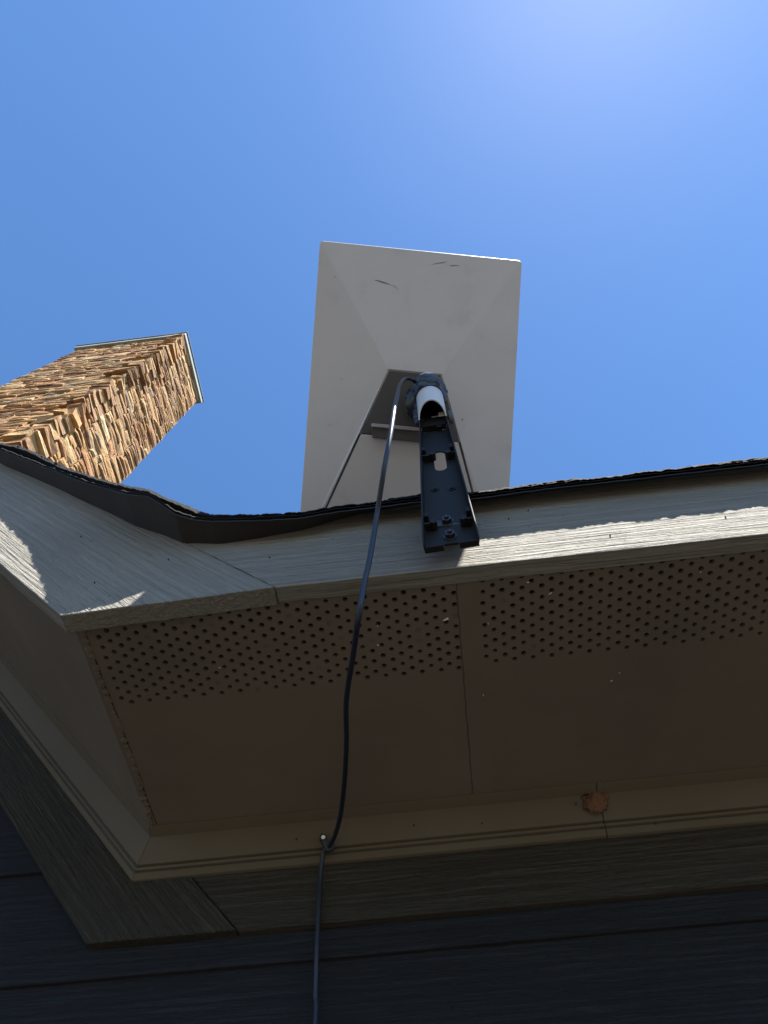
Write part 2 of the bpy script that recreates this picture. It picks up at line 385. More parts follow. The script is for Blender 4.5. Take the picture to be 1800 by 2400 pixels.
# lap siding
bm = bmesh.new(); z = 2.709-.179*15; EXPO = .179
while z < 6.0:
    zt = z+EXPO+.03
    xl, xr = -6.6, XR
    if z > 2.73: xr = 2.52-z-.09; xl = 2*APX-xr
    if xr > xl+.3:
        th = .0085; yb, yt = .4925, .5005
        a = [(xl, yb, z), (xr, yb, z), (xr, yb+th, z), (xl, yb+th, z)]
        t = [(xl, yt, zt), (xr, yt, zt), (xr, yt+th, zt), (xl, yt+th, zt)]
        A = [bm.verts.new(p) for p in a]; T = [bm.verts.new(p) for p in t]
        bm.faces.new(A); bm.faces.new(T)
        for i in range(4): bm.faces.new((A[i], A[(i+1) % 4], T[(i+1) % 4], T[i]))
    z += EXPO
bevel(mesh('lap_siding', bm, m_side, house), .0012, 2, 40)
bm = bmesh.new()
prism(bm, [(-6.6, 0.0), (XR, 0.0), (XR, 3.0), (-.3, 3.0), (APX, 6.1), (-6.5, 3.0), (-6.6, 3.0)], .512, .56)
prism(bm, [(-6.6, 0.0), (XR, 0.0), (XR, 3.0), (-6.6, 3.0)], 8.0, 8.05)
boxf(bm, Matrix.Translation((-6.58, 4.28, 1.5)), .05, 7.4, 3.0); boxf(bm, Matrix.Translation((XR-.03, 4.28, 1.5)), .05, 7.4, 3.0)
mesh('wall', bm, m_side, house)

# ------------------------------------------------------------------ roof sheets
z4 = lambda x, y: (x*.42194, 1020+y*.42194)
z7 = lambda x, y: (1000+x*.48222, 1020+y*.48222)
OV = [(-4, .040), (-.55, .040), (-.46, .043), (-.39, .046), (-.32, .054), (-.25, .063), (-.225, .067), (-.19, .057), (-.14, .040), (.0, .032), (.12, .026), (.3, .0235), (6, .0235)]
def curve(px, d):
    out = []
    for q in px:
        x = 0
        for _ in range(6): x = aty(*q, -(interp(OV, x)+d)).x
        p = aty(*q, -(interp(OV, x)+d)); out.append((p.x, p.z))
    return sorted(out)
TOP = curve([z4(*q) for q in [(0, 45), (100, 62), (200, 100), (350, 175), (480, 215), (600, 255), (700, 275), (800, 300), (900, 340), (1000, 378), (1100, 420), (1210, 458), (1300, 458), (1659, 430)]]
            + [(800, 1185), (900, 1174), (1000, 1163)] + [z7(*q) for q in [(220, 284), (500, 247), (850, 206), (1370, 148), (1659, 116)]], .006)
LOW = curve([z4(*q) for q in [(0, 85), (120, 130), (300, 200), (480, 270), (600, 302), (700, 330), (850, 360), (920, 405), (970, 440), (1060, 466), (1180, 480), (1400, 478), (1659, 463)]]
            + [(800, 1199), (900, 1187), (1000, 1175)] + [z7(*q) for q in [(220, 312), (600, 262), (1000, 217), (1659, 142)]], 0)
def ideal(x, y):
    g = min(2.935-x, 2.935-2*APX+x) if x > 2*APX+.0 else 2.9
    m_ = 3.062+max(y, -.1)/3
    k = .02+.05*max(0, min(1, .3-y))
    h = max(k-abs(g-m_), 0)/k
    return max(g, m_)+h*h*k*.25
def edgez(tab, x):
    if x < tab[0][0]: return tab[0][1]+(tab[0][0]-x)
    if x > tab[-1][0]: return tab[-1][1]
    return interp(tab, x)
def lift(x): return .042*max(0, min(1, (x+.10)/.22))
def xs_fine():
    x = -6.9; out = []
    while x < 5.1:
        out.append(x); x += (.0035 if -.95 < x < 1.05 else .12)
    return out
def sheet(name, mt, tab, dtop, dbot, ovd, rag, seed, x0=-6.9, x1=5.1, label=None, wav=.0, depth=7.6, floor=None, zt_fold=False):
    bm = bmesh.new(); XS = [x for x in xs_fine() if x0 <= x <= x1]; YS = [0.0, .05, .14, .3, .7, 1.5, 3.0, 5.0, 7.6]
    YS = [y for y in YS if y <= depth]
    prev = None
    for x in XS:
        ov0 = interp(OV, x)+ovd; ov = ov0+rag*(fn(x, seed, 0, 90)*.6+fn(x, seed+3, 0, 260)*.5+fn(x, seed+9, 0, 22)*.3)
        ez = edgez(tab, x)+wav*fn(x, seed+20, 0, 14)
        col = []
        for yi, y in enumerate([-ov, -ov0*.75]+YS):
            wgt = 1 if y <= 0 else max(0, 1-y/.35)
            zi = ideal(x, y) if y > 0 else ideal(x, 0)
            zz = zi+(ez-ideal(x, 0))*wgt + (0 if y > 0 else 0)
            if yi == 1 and zt_fold: zz += .0035*fn(x, 3, 0, 9)+.0015*fn(x, 8, 0, 31)
            lf_ = lift(x)*(0 if yi == 0 else .35 if yi == 1 else 1); zz += lf_; zi += lf_
            zb = zz+dbot; zt_ = zz+dtop
            if floor is not None:
                zf = zi+(edgez(LOW, x)-ideal(x, 0))*wgt+floor; zb = max(zb, zf); zt_ = max(zt_, zb+.003)
            col.append((y, zt_, zb))
        top = [bm.verts.new((x, y, a)) for y, a, b in col]; bot = [bm.verts.new((x, y, b)) for y, a, b in col]
        if prev:
            pt, pb = prev
            for k in range(len(col)-1):
                bm.faces.new((pt[k], top[k], top[k+1], pt[k+1])); bm.faces.new((pb[k], pb[k+1], bot[k+1], bot[k]))
            bm.faces.new((pt[0], pb[0], bot[0], top[0]))
        else: bm.faces.new([*top, *bot[::-1]])
        prev = (top, bot)
    bm.faces.new([*prev[0][::-1], *prev[1]])
    o = mesh(name, bm, mt, roof, True, 35)
    if label: o['label'] = label
    return o
roof = bpy.data.objects.new('roof', None); link(roof, house)
sheet('roof_underlay', m_felt, LOW, .0035, 0, 0, .0010, 1, label='sagging dark underlay sheet under the shingles', wav=.0008, zt_fold=True)
sheet('shingle_course', m_shingle, LOW, .0078, .0050, .0030, .0028, 40)
sheet('shingle_course', m_shingle, TOP, 0, -.0075, .006, .0030, 80, floor=.0082, label='ragged top course of black shingles along the edge')
sheet('shingle_tab', m_shingle, TOP, .0045, .0008, .0045, .003, 120, -.262, -.105, depth=.3, floor=.012)
sheet('shingle_tab', m_shingle, TOP, .0050, .0008, .0050, .003, 140, -.70, -.47, depth=.3, floor=.012)
sheet('shingle_tab', m_shingle, TOP, .0055, .0008, .0060, .003, 160, .16, .47, depth=.3, floor=.012)
sheet('shingle_tab', m_shingle, TOP, .0055, .0008, .0060, .003, 180, .63, 1.02, depth=.3, floor=.012)

# ------------------------------------------------------------------ stone chimney
CY = .50
pc = aty(437, 782, CY-.03); pl = aty(174, 816, CY-.03); CT = pc.z
pbk = None
d = ray(474, 948); tb = (CT-.02-CAM.z)/d.z; pbk = CAM+d*tb
xR, xL, yB = pc.x-.035, pl.x+.03, pbk.y-.06
chim = bpy.data.objects.new('chimney', None); link(chim, roof); 
rnd = random.Random(12)
bm = bmesh.new()
prism(bm, [(xL+.03, 3.2), (xR-.03, 3.2), (xR-.03, CT-.04), (xL+.03, CT-.04)], CY+.03, yB-.03)
bmst = bmesh.new()
def stonebox(bm, a0, a1, z0, z1, out, face, rnd, corner=0):
    # one split stone: rounded irregular slab; a = coordinate along the face
    j = lambda s: rnd.uniform(-s, s)
    nA, nZ = 5, 3
    g = .0035; bl = .05
    P = []
    tilt = j(.008); tz = j(.005); curl = j(.01)
    for iz in range(nZ+1):
        row = []
        for ia in range(nA+1):
            fa, fz = ia/nA, iz/nZ
            a = a0+g+(a1-a0-2*g)*fa; zz = z0+g+(z1-z0-2*g)*fz
            edge = min(fa, 1-fa, 1)*2; ez = min(fz, 1-fz)*2
            o_ = out*(.62+.38*min(1, edge*2.2)**.6*min(1, ez*2.5)**.6)+tilt*(fa-.5)+tz*(fz-.5)+.006*fn(a*9, zz*22, out*70)
            if corner: o_ = out+tz*(fz-.5)*.6+.005*fn(a*9, zz*22, out*70)
            zz += j(.003)+.006*fn(a*7, zz*3, 5)
            row.append((a, o_, zz))
        P.append(row)
    def put(a, o_, zz):
        if face == 'front': return bm.verts.new((a, CY+.05-.05-o_, zz))
        return bm.verts.new((xR+o_, a, zz))
    F = [[put(*q) for q in row] for row in P]
    Bk = [[put(q[0], -bl, q[2]) for q in row] for row in (P[0], P[-1])]
    for iz in range(nZ):
        for ia in range(nA): bm.faces.new((F[iz][ia], F[iz][ia+1], F[iz+1][ia+1], F[iz+1][ia]))
    for ia in range(nA):
        bm.faces.new((F[0][ia], Bk[0][ia], Bk[0][ia+1], F[0][ia+1])); bm.faces.new((F[-1][ia], F[-1][ia+1], Bk[1][ia+1], Bk[1][ia]))
    bm.faces.new([F[k][0] for k in range(nZ+1)]+[Bk[1][0], Bk[0][0]]); bm.faces.new([F[k][-1] for k in range(nZ+1)][::-1]+[Bk[0][-1], Bk[1][-1]])
def rowsplit(a0, a1, lo, hi):
    out = [a0]
    while out[-1] < a1-hi: out.append(out[-1]+rnd.uniform(lo, hi))
    if a1-out[-1] > lo*.5: out.append(a1)
    else: out[-1] = a1
    return out
z = 3.6
k = 0
while z < CT-.045:
    h = rnd.choice([.028, .035, .04, .045, .055, .07])*rnd.uniform(.85, 1.15); z1 = min(z+h, CT-.02)
    # corner stone wraps both faces, long leg alternating
    o_ = rnd.uniform(.012, .04); o2 = rnd.uniform(.012, .035)
    lf = rnd.uniform(.07, .17) if k % 2 else rnd.uniform(.04, .10); ls = rnd.uniform(.04, .10) if k % 2 else rnd.uniform(.08, .17)
    vs = boxf(bmst, Matrix.Translation(((xR+o2+xR-lf)/2, (CY-o_+CY+ls)/2, (z+z1)/2+rnd.uniform(-.002, .002))), lf+o2, ls+o_, z1-z-.007)
    for v in vs: v.co += Vector((rnd.uniform(-.012, .012), rnd.uniform(-.012, .012), rnd.uniform(-.003, .003)))
    e = rowsplit(xL, xR-lf, .07, .30)
    for a, b in zip(e, e[1:]):
        if h > .06 and rnd.random() < .4:
            m_ = z+(z1-z)*rnd.uniform(.35, .65)
            stonebox(bmst, a, b, z, m_, rnd.uniform(.004, .020), 'front', rnd); stonebox(bmst, a, b, m_, z1, rnd.uniform(.004, .020), 'front', rnd)
        else: stonebox(bmst, a, b, z, z1, rnd.uniform(.004, .020), 'front', rnd)
    e = rowsplit(CY+ls, yB, .06, .26)
    for a, b in zip(e, e[1:]):
        if h > .06 and rnd.random() < .4:
            m_ = z+(z1-z)*rnd.uniform(.35, .65)
            stonebox(bmst, a, b, z, m_, rnd.uniform(.004, .020), 'side', rnd); stonebox(bmst, a, b, m_, z1, rnd.uniform(.004, .020), 'side', rnd)
        else: stonebox(bmst, a, b, z, z1, rnd.uniform(.004, .020), 'side', rnd)
    z = z1; k += 1
mesh('mortar_core', bm, m_mortar, chim)
st = mesh('stonework', bmst, m_stone, chim, False); st['label'] = 'rough tan and orange ledge stones'
bevel(st, .004, 1, 50)
bm = bmesh.new()
prism(bm, [(xL-.035, CT-.06), (xR+.035, CT-.06), (xR+.035, CT+.02), (xL-.035, CT+.02)], CY-.035, yB+.035)
prism(bm, [(xL-.045, CT+.017), (xR+.045, CT+.017), (xR+.045, CT+.03), (xL-.045, CT+.03)], CY-.045, yB+.045)
bevel(mesh('chimney_cap', bm, m_cap, chim), .004)['label'] = 'thin grey green metal cap'
chim['label'] = 'tall stone chimney with a thin metal cap'

# ------------------------------------------------------------------ satellite dish
TL, TR, BR, BL = [Vector(p) for p in ((.085, -.401, 3.455), (.460, -.322, 3.462), (.357, .192, 3.182), (-.018, .113, 3.176))]
KD = 1.17
TL, TR, BR, BL = [CAM+(p-CAM)*KD for p in (TL, TR, BR, BL)]
DC = (TL+TR+BR+BL)/4; du = (TR-TL).normalized(); dv = ((TL-BL)-(TL-BL).dot(du)*du).normalized(); dn = du.cross(dv)
if dn.dot(CAM-DC) < 0: dn = -dn
dish = thing('satellite_dish', 'flat rectangular off white satellite dish seen from its back above the eave', 'satellite dish')
def D(u, v, h): return DC+du*u+dv*v+dn*h*KD
def uvp(px, py, h):
    p = atn(px, py, DC+dn*h*KD, dn)-DC; return p.dot(du), p.dot(dv)
HW, HL = .1915*KD, .297*KD
z2 = lambda x, y: (680+x*.36166, 540+y*.36157)
PTL, PTR = uvp(*z2(635, 897), .027), uvp(*z2(985, 930), .027)
PBL, PBR = uvp(*z2(445, 1315), .0245), uvp(*z2(1105, 1370), .0245)
RBL = uvp(*z2(222, 1795), .016); RBR = uvp(*z2(1192, 1700), .018)
def ext(a, b, v): t = (v-a[1])/(b[1]-a[1]); return (a[0]+(b[0]-a[0])*t, v)
EBL, EBR = ext(PBL, RBL, -HL), ext(PBR, RBR, -HL)
bm = bmesh.new()
def rim(h, inset=0, r=.008):
    out = []
    for cx, cy, a0 in ((HW-r, HL-r, 0), (-HW+r, HL-r, 90), (-HW+r, -HL+r, 180), (HW-r, -HL+r, 270)):
        for k in range(5):
            a = math.radians(a0+k*22.5); out.append(bm.verts.new(D(cx+(r-inset)*math.cos(a), cy+(r-inset)*math.sin(a), h)))
    return out
r0 = rim(-.009, .0015); r1 = rim(-.007); r2 = rim(.003); r3 = rim(.0042, .0012)
bm.faces.new(r0)
for a, b in ((r0, r1), (r1, r2), (r2, r3)):
    for k in range(20): bm.faces.new((a[k], a[(k+1) % 20], b[(k+1) % 20], b[k]))
V = lambda p, h: bm.verts.new(D(p[0], p[1], h))
HP, HQ = .027, .0245
ptl, ptr, pbl, pbr = V(PTL, HP), V(PTR, HP), V(PBL, HQ), V(PBR, HQ)
ebl, ebr = V(EBL, .0045), V(EBR, .0045)
mtl, mbl, mtr, mbr = 7, 12, 2, 17      # mid vertices of each rounded corner
def fan(c, ring):
    for a, b in zip(ring, ring[1:]): bm.faces.new((c, a, b))
idx = lambda a, b: [r3[k % 20] for k in range(a, b+1)]
fan(ptr, idx(2, 5)); bm.faces.new((ptr, r3[5], ptl)); fan(ptl, idx(5, 7))           # top facet
fan(ptl, idx(7, 10)); bm.faces.new((ptl, r3[10], pbl)); fan(pbl, idx(10, 14)); bm.faces.new((pbl, r3[14], ebl))  # left facet
fan(ptr, [r3[2], r3[1], r3[0]]); bm.faces.new((ptr, r3[0], pbr)); fan(pbr, [r3[0], r3[19], r3[18], r3[17], r3[16], r3[15]]); bm.faces.new((pbr, r3[15], ebr))
# sunken channel below the plate (folded-down kickstand recess)
RD = .006
ql, qr, fl, fr = V((PBL[0]+.004, PBL[1]), HQ-RD), V((PBR[0]-.004, PBR[1]), HQ-RD), V((EBL[0]+.004, -HL+.0012), .0015), V((EBR[0]-.004, -HL+.0012), .0015)
gapf = [bm.faces.new((ql, qr, fr, fl)), bm.faces.new((pbl, ql, fl, ebl)), bm.faces.new((pbr, ebr, fr, qr))]; bm.faces.new((r3[14], ebl, fl, fr, ebr, r3[15]))
rt = [V((PTL[0]+.003, PTL[1]-.003), HP-.003), V((PTR[0]-.003, PTR[1]-.003), HP-.003)]
bm.faces.new((ptl, ptr, rt[1], rt[0])); bm.faces.new((ptl, rt[0], ql, pbl)); bm.faces.new((ptr, pbr, qr, rt[1])); bm.faces.new((rt[0], rt[1], qr, ql))
for f in bm.faces: f.material_index = 2 if f in gapf else 0
# scuffs and specks lying in the surface
def scuff(pxs, hgt, wd):
    P = []
    for i, q in enumerate(pxs):
        p = hit(*q)
        P.append(p)
    n = len(P); L_, R_ = [], []
    for i, p in enumerate(P):
        t = (P[min(i+1, n-1)]-P[max(i-1, 0)]).normalized(); s_ = t.cross(dn).normalized(); ww = wd*math.sin(math.pi*(i+.3)/(n-.4))
        L_.append(bm.verts.new(p+s_*ww)); R_.append(bm.verts.new(p-s_*ww))
    for i in range(n-1):
        f = bm.faces.new((L_[i], L_[i+1], R_[i+1], R_[i])); f.material_index = 1
from mathutils.bvhtree import BVHTree
bm.verts.ensure_lookup_table(); bm.faces.ensure_lookup_table(); bvh = BVHTree.FromBMesh(bm)
def hit(px, py):
    d = ray(px, py).normalized(); r = bvh.ray_cast(CAM, d); return r[0]-d*.0008
for q, wd in (([(545, 323), (570, 325), (595, 334), (620, 341), (650, 352)], .0012), ([(650, 352), (680, 362), (705, 385)], .0004), ([(915, 222), (950, 213), (975, 210), (1000, 206), (1015, 199)], .0007),
              ([(1033, 226), (1050, 228), (1070, 226), (1095, 227)], .0008), ([(286, 301), (290, 302), (296, 303)], .0010), ([(1113, 1220), (1117, 1225), (1120, 1230)], .0014)):
    scuff([z2(*p) for p in q], 0, wd)
m_gap = mat('gap shade grey', (.16, .16, .175), .8)[0]  # grey on the recess walls and floor paints the kickstand gap's shade
mesh('panel', bm, [m_dish, m_scuff, m_gap], dish)
bm = bmesh.new()   # folded kickstand lying flush in the recess, a thin gap all round
GP = .0040
def lerp2(a, b, t): return (a[0]+(b[0]-a[0])*t, a[1]+(b[1]-a[1])*t)
ka, kb, kc, kd = (PBL[0]+.0048, PBL[1]-.001), (PBR[0]-.0046, PBR[1]-.001), (EBR[0]-.0050, -HL+.006), (EBL[0]+.0085, -HL+.006)
hs_ = [HQ-.0012, HQ-.0012, .0036, .0036]
A = [bm.verts.new(D(q[0], q[1], h)) for q, h in zip((ka, kb, kc, kd), hs_)]; B = [bm.verts.new(v.co-dn*.005) for v in A]
bm.faces.new(A); bm.faces.new(B[::-1])
for i in range(4): bm.faces.new((A[i], B[i], B[(i+1) % 4], A[(i+1) % 4]))
bevel(mesh('kickstand', bm, m_dish, dish), .0016, 3)['label'] = 'folded kickstand panel lying flush in the back of the dish'
bm = bmesh.new()   # dark plate filling the upper part of the recess
a = [D(PTL[0]+.0032, PTL[1]-.0034, HP-.0008), D(PTR[0]-.0032, PTR[1]-.0034, HP-.0008), D(PBR[0]-.0042, PBR[1], HQ-.0008), D(PBL[0]+.0042, PBL[1], HQ-.0008)]
A = [bm.verts.new(p) for p in a]; B = [bm.verts.new(p-dn*.004) for p in a]
bm.faces.new(A); bm.faces.new(B[::-1])
for i in range(4): bm.faces.new((A[i], B[i], B[(i+1) % 4], A[(i+1) % 4]))
plate = bevel(mesh('mounting_plate', bm, m_plate, dish), .0012)
bm = bmesh.new()
pa, pb_ = [DC+du*q[0]+dv*q[1] for q in (uvp(*z2(528, 1250), .036), uvp(*z2(1000, 1292), .036))]
q = [pa, pb_]; up_ = dv*.0073
vs = [bm.verts.new(p) for p in (pa+dn*.036, pb_+dn*.036, pb_+dn*.036-up_, pa+dn*.036-up_)]; vt = [bm.verts.new(v.co+dn*.0075) for v in vs]
bm.faces.new(vs); bm.faces.new(vt[::-1])
for i in range(4): bm.faces.new((vs[i], vt[i], vt[(i+1) % 4], vs[(i+1) % 4]))
bevel(mesh('ledge', bm, m_ledge, plate), .001)['label'] = 'light grey ledge across the dark plate'
bm = bmesh.new()
vs = [bm.verts.new(p) for p in (pa+dn*.033-up_, pb_+dn*.033-up_, pb_+dn*.033-up_*4.2, pa+dn*.033-up_*4.0+du*.004)]; vt = [bm.verts.new(v.co+dn*.0055) for v in vs]
bm.faces.new(vs); bm.faces.new(vt[::-1])
for i in range(4): bm.faces.new((vs[i], vt[i], vt[(i+1) % 4], vs[(i+1) % 4]))
bevel(mesh('latch_tray', bm, m_plate, plate), .001)
# stub on the plate that takes the mast
SC = uvp(*z2(860, 1120), .036); sp = D(SC[0], SC[1], .034)
bm = bmesh.new(); cyl(bm, sp, dn, .041, .012, 40, .039); cyl(bm, sp+dn*.011, dn, .031, .03, 40, .028)
bevel(mesh('mast_socket', bm, m_plate, dish, True, 40), .002)

# ------------------------------------------------------------------ bracket arm
Pb = aty(1055, 1254, -.046); Pt = att(1003, 905, 1.29)
ax = (Pt-Pb); LEN = ax.length; ax.normalize()
nn = (CAM-(Pb+Pt)/2); nn = (nn-ax*nn.dot(ax)).normalized(); ww = nn.cross(ax)
if ww.x < 0: ww = -ww
br = thing('mounting_bracket', 'dark tapered metal bracket arm with round pipe top fixed to the fascia', 'bracket')
A3 = lambda w_, s_, n_: Pb+ww*w_+ax*s_+nn*n_
sA = LEN*.755-.036; RT = .0258; HB = .0375; DEP = .022
hw = lambda s_: HB+(RT-HB)*min(1, (s_/sA))
TH = .0022
# web with slot
bm = bmesh.new()
outer = [(-hw(0)+.001, 0), (-.0105, 0), (-.0095, .012), (.0095, .012), (.0105, 0), (hw(0)-.001, 0), (RT-.001, sA), (-RT+.001, sA)]
def slotpts(cx, cs, hwid, hlen, n=10):
    o_ = []
    for k in range(n+1): a_ = math.pi*k/n; o_.append((cx+hwid*math.cos(a_), cs+hlen-hwid+hwid*math.sin(a_)))
    for k in range(n+1): a_ = math.pi+math.pi*k/n; o_.append((cx+hwid*math.cos(a_), cs-hlen+hwid+hwid*math.sin(a_)))
    return o_
hp = atn(1031, 1080, A3(0, 0, -DEP), nn)-Pb; sl_c = (hp.dot(ww), hp.dot(ax))
h1 = atn(1031, 1056, A3(0, 0, -DEP), nn)-Pb; h2 = atn(1031, 1101, A3(0, 0, -DEP), nn)-Pb
inner = slotpts(sl_c[0], sl_c[1], .0098, abs(h1.dot(ax)-h2.dot(ax))/2)
E = []
for loop in (outer, inner):
    vs = [bm.verts.new(A3(a_, b_, -DEP)) for a_, b_ in loop]
    E += [bm.edges.new((vs[i], vs[(i+1) % len(vs)])) for i in range(len(vs))]
bmesh.ops.triangle_fill(bm, use_beauty=True, edges=E, normal=nn)
r = bmesh.ops.extrude_face_region(bm, geom=bm.faces[:])
for v in [g for g in r['geom'] if isinstance(g, bmesh.types.BMVert)]: v.co -= nn*TH
mesh('channel_web', bm, m_arm, br)
# flanges and rim running from the foot up over the arch into the tube
def strip(bm, path, th):
    """path: list of (outer points from back to front) lofted; gives a plate of thickness th inward along dirs"""
    pass
bm = bmesh.new()
NS = 26
for sg in (-1, 1):
    rows = []
    for k in range(NS+1):
        s_ = sA*k/NS; h_ = hw(s_)
        fr_ = 0.0 if s_ > .012 else -.010*(1-s_/.012)**2
        rc = .006
        o_ = [(sg*(h_-rc), -DEP-TH), (sg*(h_-rc*.3), -DEP-TH+rc*.3), (sg*h_, -DEP+rc), (sg*h_, fr_)]
        i_ = [(sg*(h_-TH), fr_), (sg*(h_-TH), -DEP+rc), (sg*(h_-rc*.3-TH*.8), -DEP+rc*.3), (sg*(h_-rc), -DEP)]
        rows.append([bm.verts.new(A3(a_, s_, b_)) for a_, b_ in o_+i_])
    for a_, b_ in zip(rows, rows[1:]):
        for j in range(8): bm.faces.new((a_[j], a_[(j+1) % 8], b_[(j+1) % 8], b_[j]))
    bm.faces.new(rows[0]); bm.faces.new(rows[-1])
# low lip across the foot, notched in the middle
for x0, x1 in ((-HB+.001, -.0105), (.0105, HB-.001)):
    vs = []
    for a_, b_ in ((x0, -DEP), (x1, -DEP), (x1, -DEP+.008), (x0, -DEP+.008)):
        vs.append((bm.verts.new(A3(a_, -.0006, b_)), bm.verts.new(A3(a_, .0020, b_))))
    bm.faces.new([v[0] for v in vs]); bm.faces.new([v[1] for v in vs])
    for i in range(4): bm.faces.new((vs[i][0], vs[(i+1) % 4][0], vs[(i+1) % 4][1], vs[i][1]))
bevel(mesh('channel_flange', bm, m_arm, br, True, 40), .0007, 2, 50)
# mast tube with an arched mouth that opens into the channel
bm = bmesh.new(); K = 40; rows = []; LA = .034; SS = [k/14 for k in range(15)]
ss = [sA+LA*math.sin(q*math.pi/2) for q in SS]+[LEN+.01]
for s_ in ss:
    q = min(1, (s_-sA)/LA); al = math.asin(min(1, math.sqrt(max(0, 1-q*q)))) if q < 1 else 0.0
    row = []
    for j in range(K+1):
        t = al+(2*math.pi-2*al)*j/K       # angle 0 faces the viewer side (+nn)
        row.append((t, s_))
    rows.append([[bm.verts.new(A3(math.sin(t)*R_, s2, -RT*.0+math.cos(t)*R_ )) for t, s2 in row] for R_ in (RT, RT-TH)])
for a_, b_ in zip(rows, rows[1:]):
    for j in range(K):
        bm.faces.new((a_[0][j], a_[0][j+1], b_[0][j+1], b_[0][j])); bm.faces.new((a_[1][j], b_[1][j], b_[1][j+1], a_[1][j+1]))
    if (a_[0][0].co-a_[0][K].co).length > 1e-5:
        for j in (0, K): bm.faces.new((a_[0][j], b_[0][j], b_[1][j], a_[1][j]))
for j in range(K): bm.faces.new((rows[0][0][j], rows[0][1][j], rows[0][1][j+1], rows[0][0][j+1]))
bmesh.ops.remove_doubles(bm, verts=bm.verts[:], dist=5e-6)
for f in bm.faces:
    c_ = f.calc_center_median()-Pb; c_ -= ax*c_.dot(ax)
    s_c = (f.calc_center_median()-Pb).dot(ax)
    f.material_index = 1 if c_.length < RT-TH*.6 or (c_.dot(nn) < RT*.15 and s_c < sA+LA+.03) else 0  # pipe's inside and rear of its mouth coloured dark as painted shade
tb_ = mesh('mast_tube', bm, [m_pipe, m_arm], br, True, 40); tb_['label'] = 'silver grey pipe end catching the sun'
# things inside the channel
def hexnut(w_, s_, name='nut'):
    bm = bmesh.new(); p = A3(w_, s_, -DEP)
    cyl(bm, p, nn, .0098, .0012, 28); cyl(bm, p+nn*.0011, nn, .0078, .0062, 6, .0076); cyl(bm, p+nn*.0070, nn, .0034, .0035, 16, .0030)
    return bevel(mesh(name, bm, m_nut, br), .0005, 2, 30)
def loc(px, py, n_=-DEP):
    p = atn(px, py, A3(0, 0, n_), nn)-Pb; return p.dot(ww), p.dot(ax)
z3 = lambda x, y: (920+x*.21703, 840+y*.21700)
for q in ((588, 1765), (622, 1920)): hexnut(*loc(*z3(*q)))
for (q, sg) in (((430, 1030), -1), ((600, 1010), 1), ((440, 1765), -1), ((765, 1725), 1)):
    w_, s_ = loc(*z3(*q), -DEP+.012)
    bm = bmesh.new(); cyl(bm, A3(w_, s_, -DEP), nn, .0052, .014, 18)
    e = hw(s_)*sg-sg*TH*.5; M_ = Matrix((ww, ax, nn)).transposed().to_4x4(); M_.translation = A3((w_+e)/2, s_-.001, -DEP+.006)
    boxf(bm, M_, abs(e-w_), .004, .012)
    M_.translation = A3(e-sg*.004, s_+.020, -DEP+.007); boxf(bm, M_, .008, .012, .014)
    bevel(mesh('cable_guide', bm, m_arm, br), .0006)
for q in ((460, 1415), (640, 1405)):
    w_, s_ = loc(*z3(*q)); bm = bmesh.new(); cyl(bm, A3(w_, s_, -DEP), nn, .0066, .0012, 24); cyl(bm, A3(w_, s_, -DEP+.001), nn, .0035, .002, 6)
    mesh('screw_boss', bm, m_arm, br)
M_ = Matrix((ww, ax, nn)).transposed().to_4x4()
w_, s_ = loc(*z3(500, 700), -.016); bm = bmesh.new(); M_.translation = A3(0, s_+.006, -.017); boxf(bm, M_, 2*RT-.006, .040, .012)
M_.translation = A3(w_+.0, s_-.012, -.014); boxf(bm, M_, .009, .018, .003)
blk = bevel(mesh('latch_block', bm, m_arm, br), .0008)
w_, s_ = loc(*z3(538, 645), -.014); bm = bmesh.new(); M_.translation = A3(w_, s_, -.0060); boxf(bm, M_, .0125, .0165, .0016)
bevel(mesh('tag', bm, m_white, blk), .0004)['label'] = 'tiny cream tag inside the arch'
w_, s_ = loc(*z3(465, 648), -.014); bm = bmesh.new(); cyl(bm, A3(w_-.007, s_, -.0105), ww, .0013, .016, 12); mesh('pin', bm, m_ledge, blk)
# lever tab on the right of the tube
w_, s_ = loc(*z3(655, 600), -.004); bm = bmesh.new(); ring = []
for n_ in (0, 1):
    ring.append([bm.verts.new(A3(RT+.003+n_*.007, s_+.019*math.sin(a_)*1.0, -.010+.012*math.cos(a_))) for a_ in [2*math.pi*k/24 for k in range(24)]])
bm.faces.new(ring[0]); bm.faces.new(ring[1][::-1])
for k in range(24): bm.faces.new((ring[0][k], ring[1][k], ring[1][(k+1) % 24], ring[0][(k+1) % 24]))
cyl(bm, A3(RT-.004, s_, -.010), ww, .004, .010, 12)
bevel(mesh('release_tab', bm, m_plate, br), .0014)
# standoff block and lag between bracket foot and fascia
bm = bmesh.new(); y0 = A3(0, .075, -DEP-TH).y
prism(bm, [(A3(0, 0, 0).x-.022, A3(0, .058, 0).z), (A3(0, 0, 0).x+.022, A3(0, .058, 0).z), (A3(0, 0, 0).x+.020, A3(0, .095, 0).z), (A3(0, 0, 0).x-.020, A3(0, .095, 0).z)], y0-.001, .002)
bevel(mesh('standoff_block', bm, m_nut, br), .001)

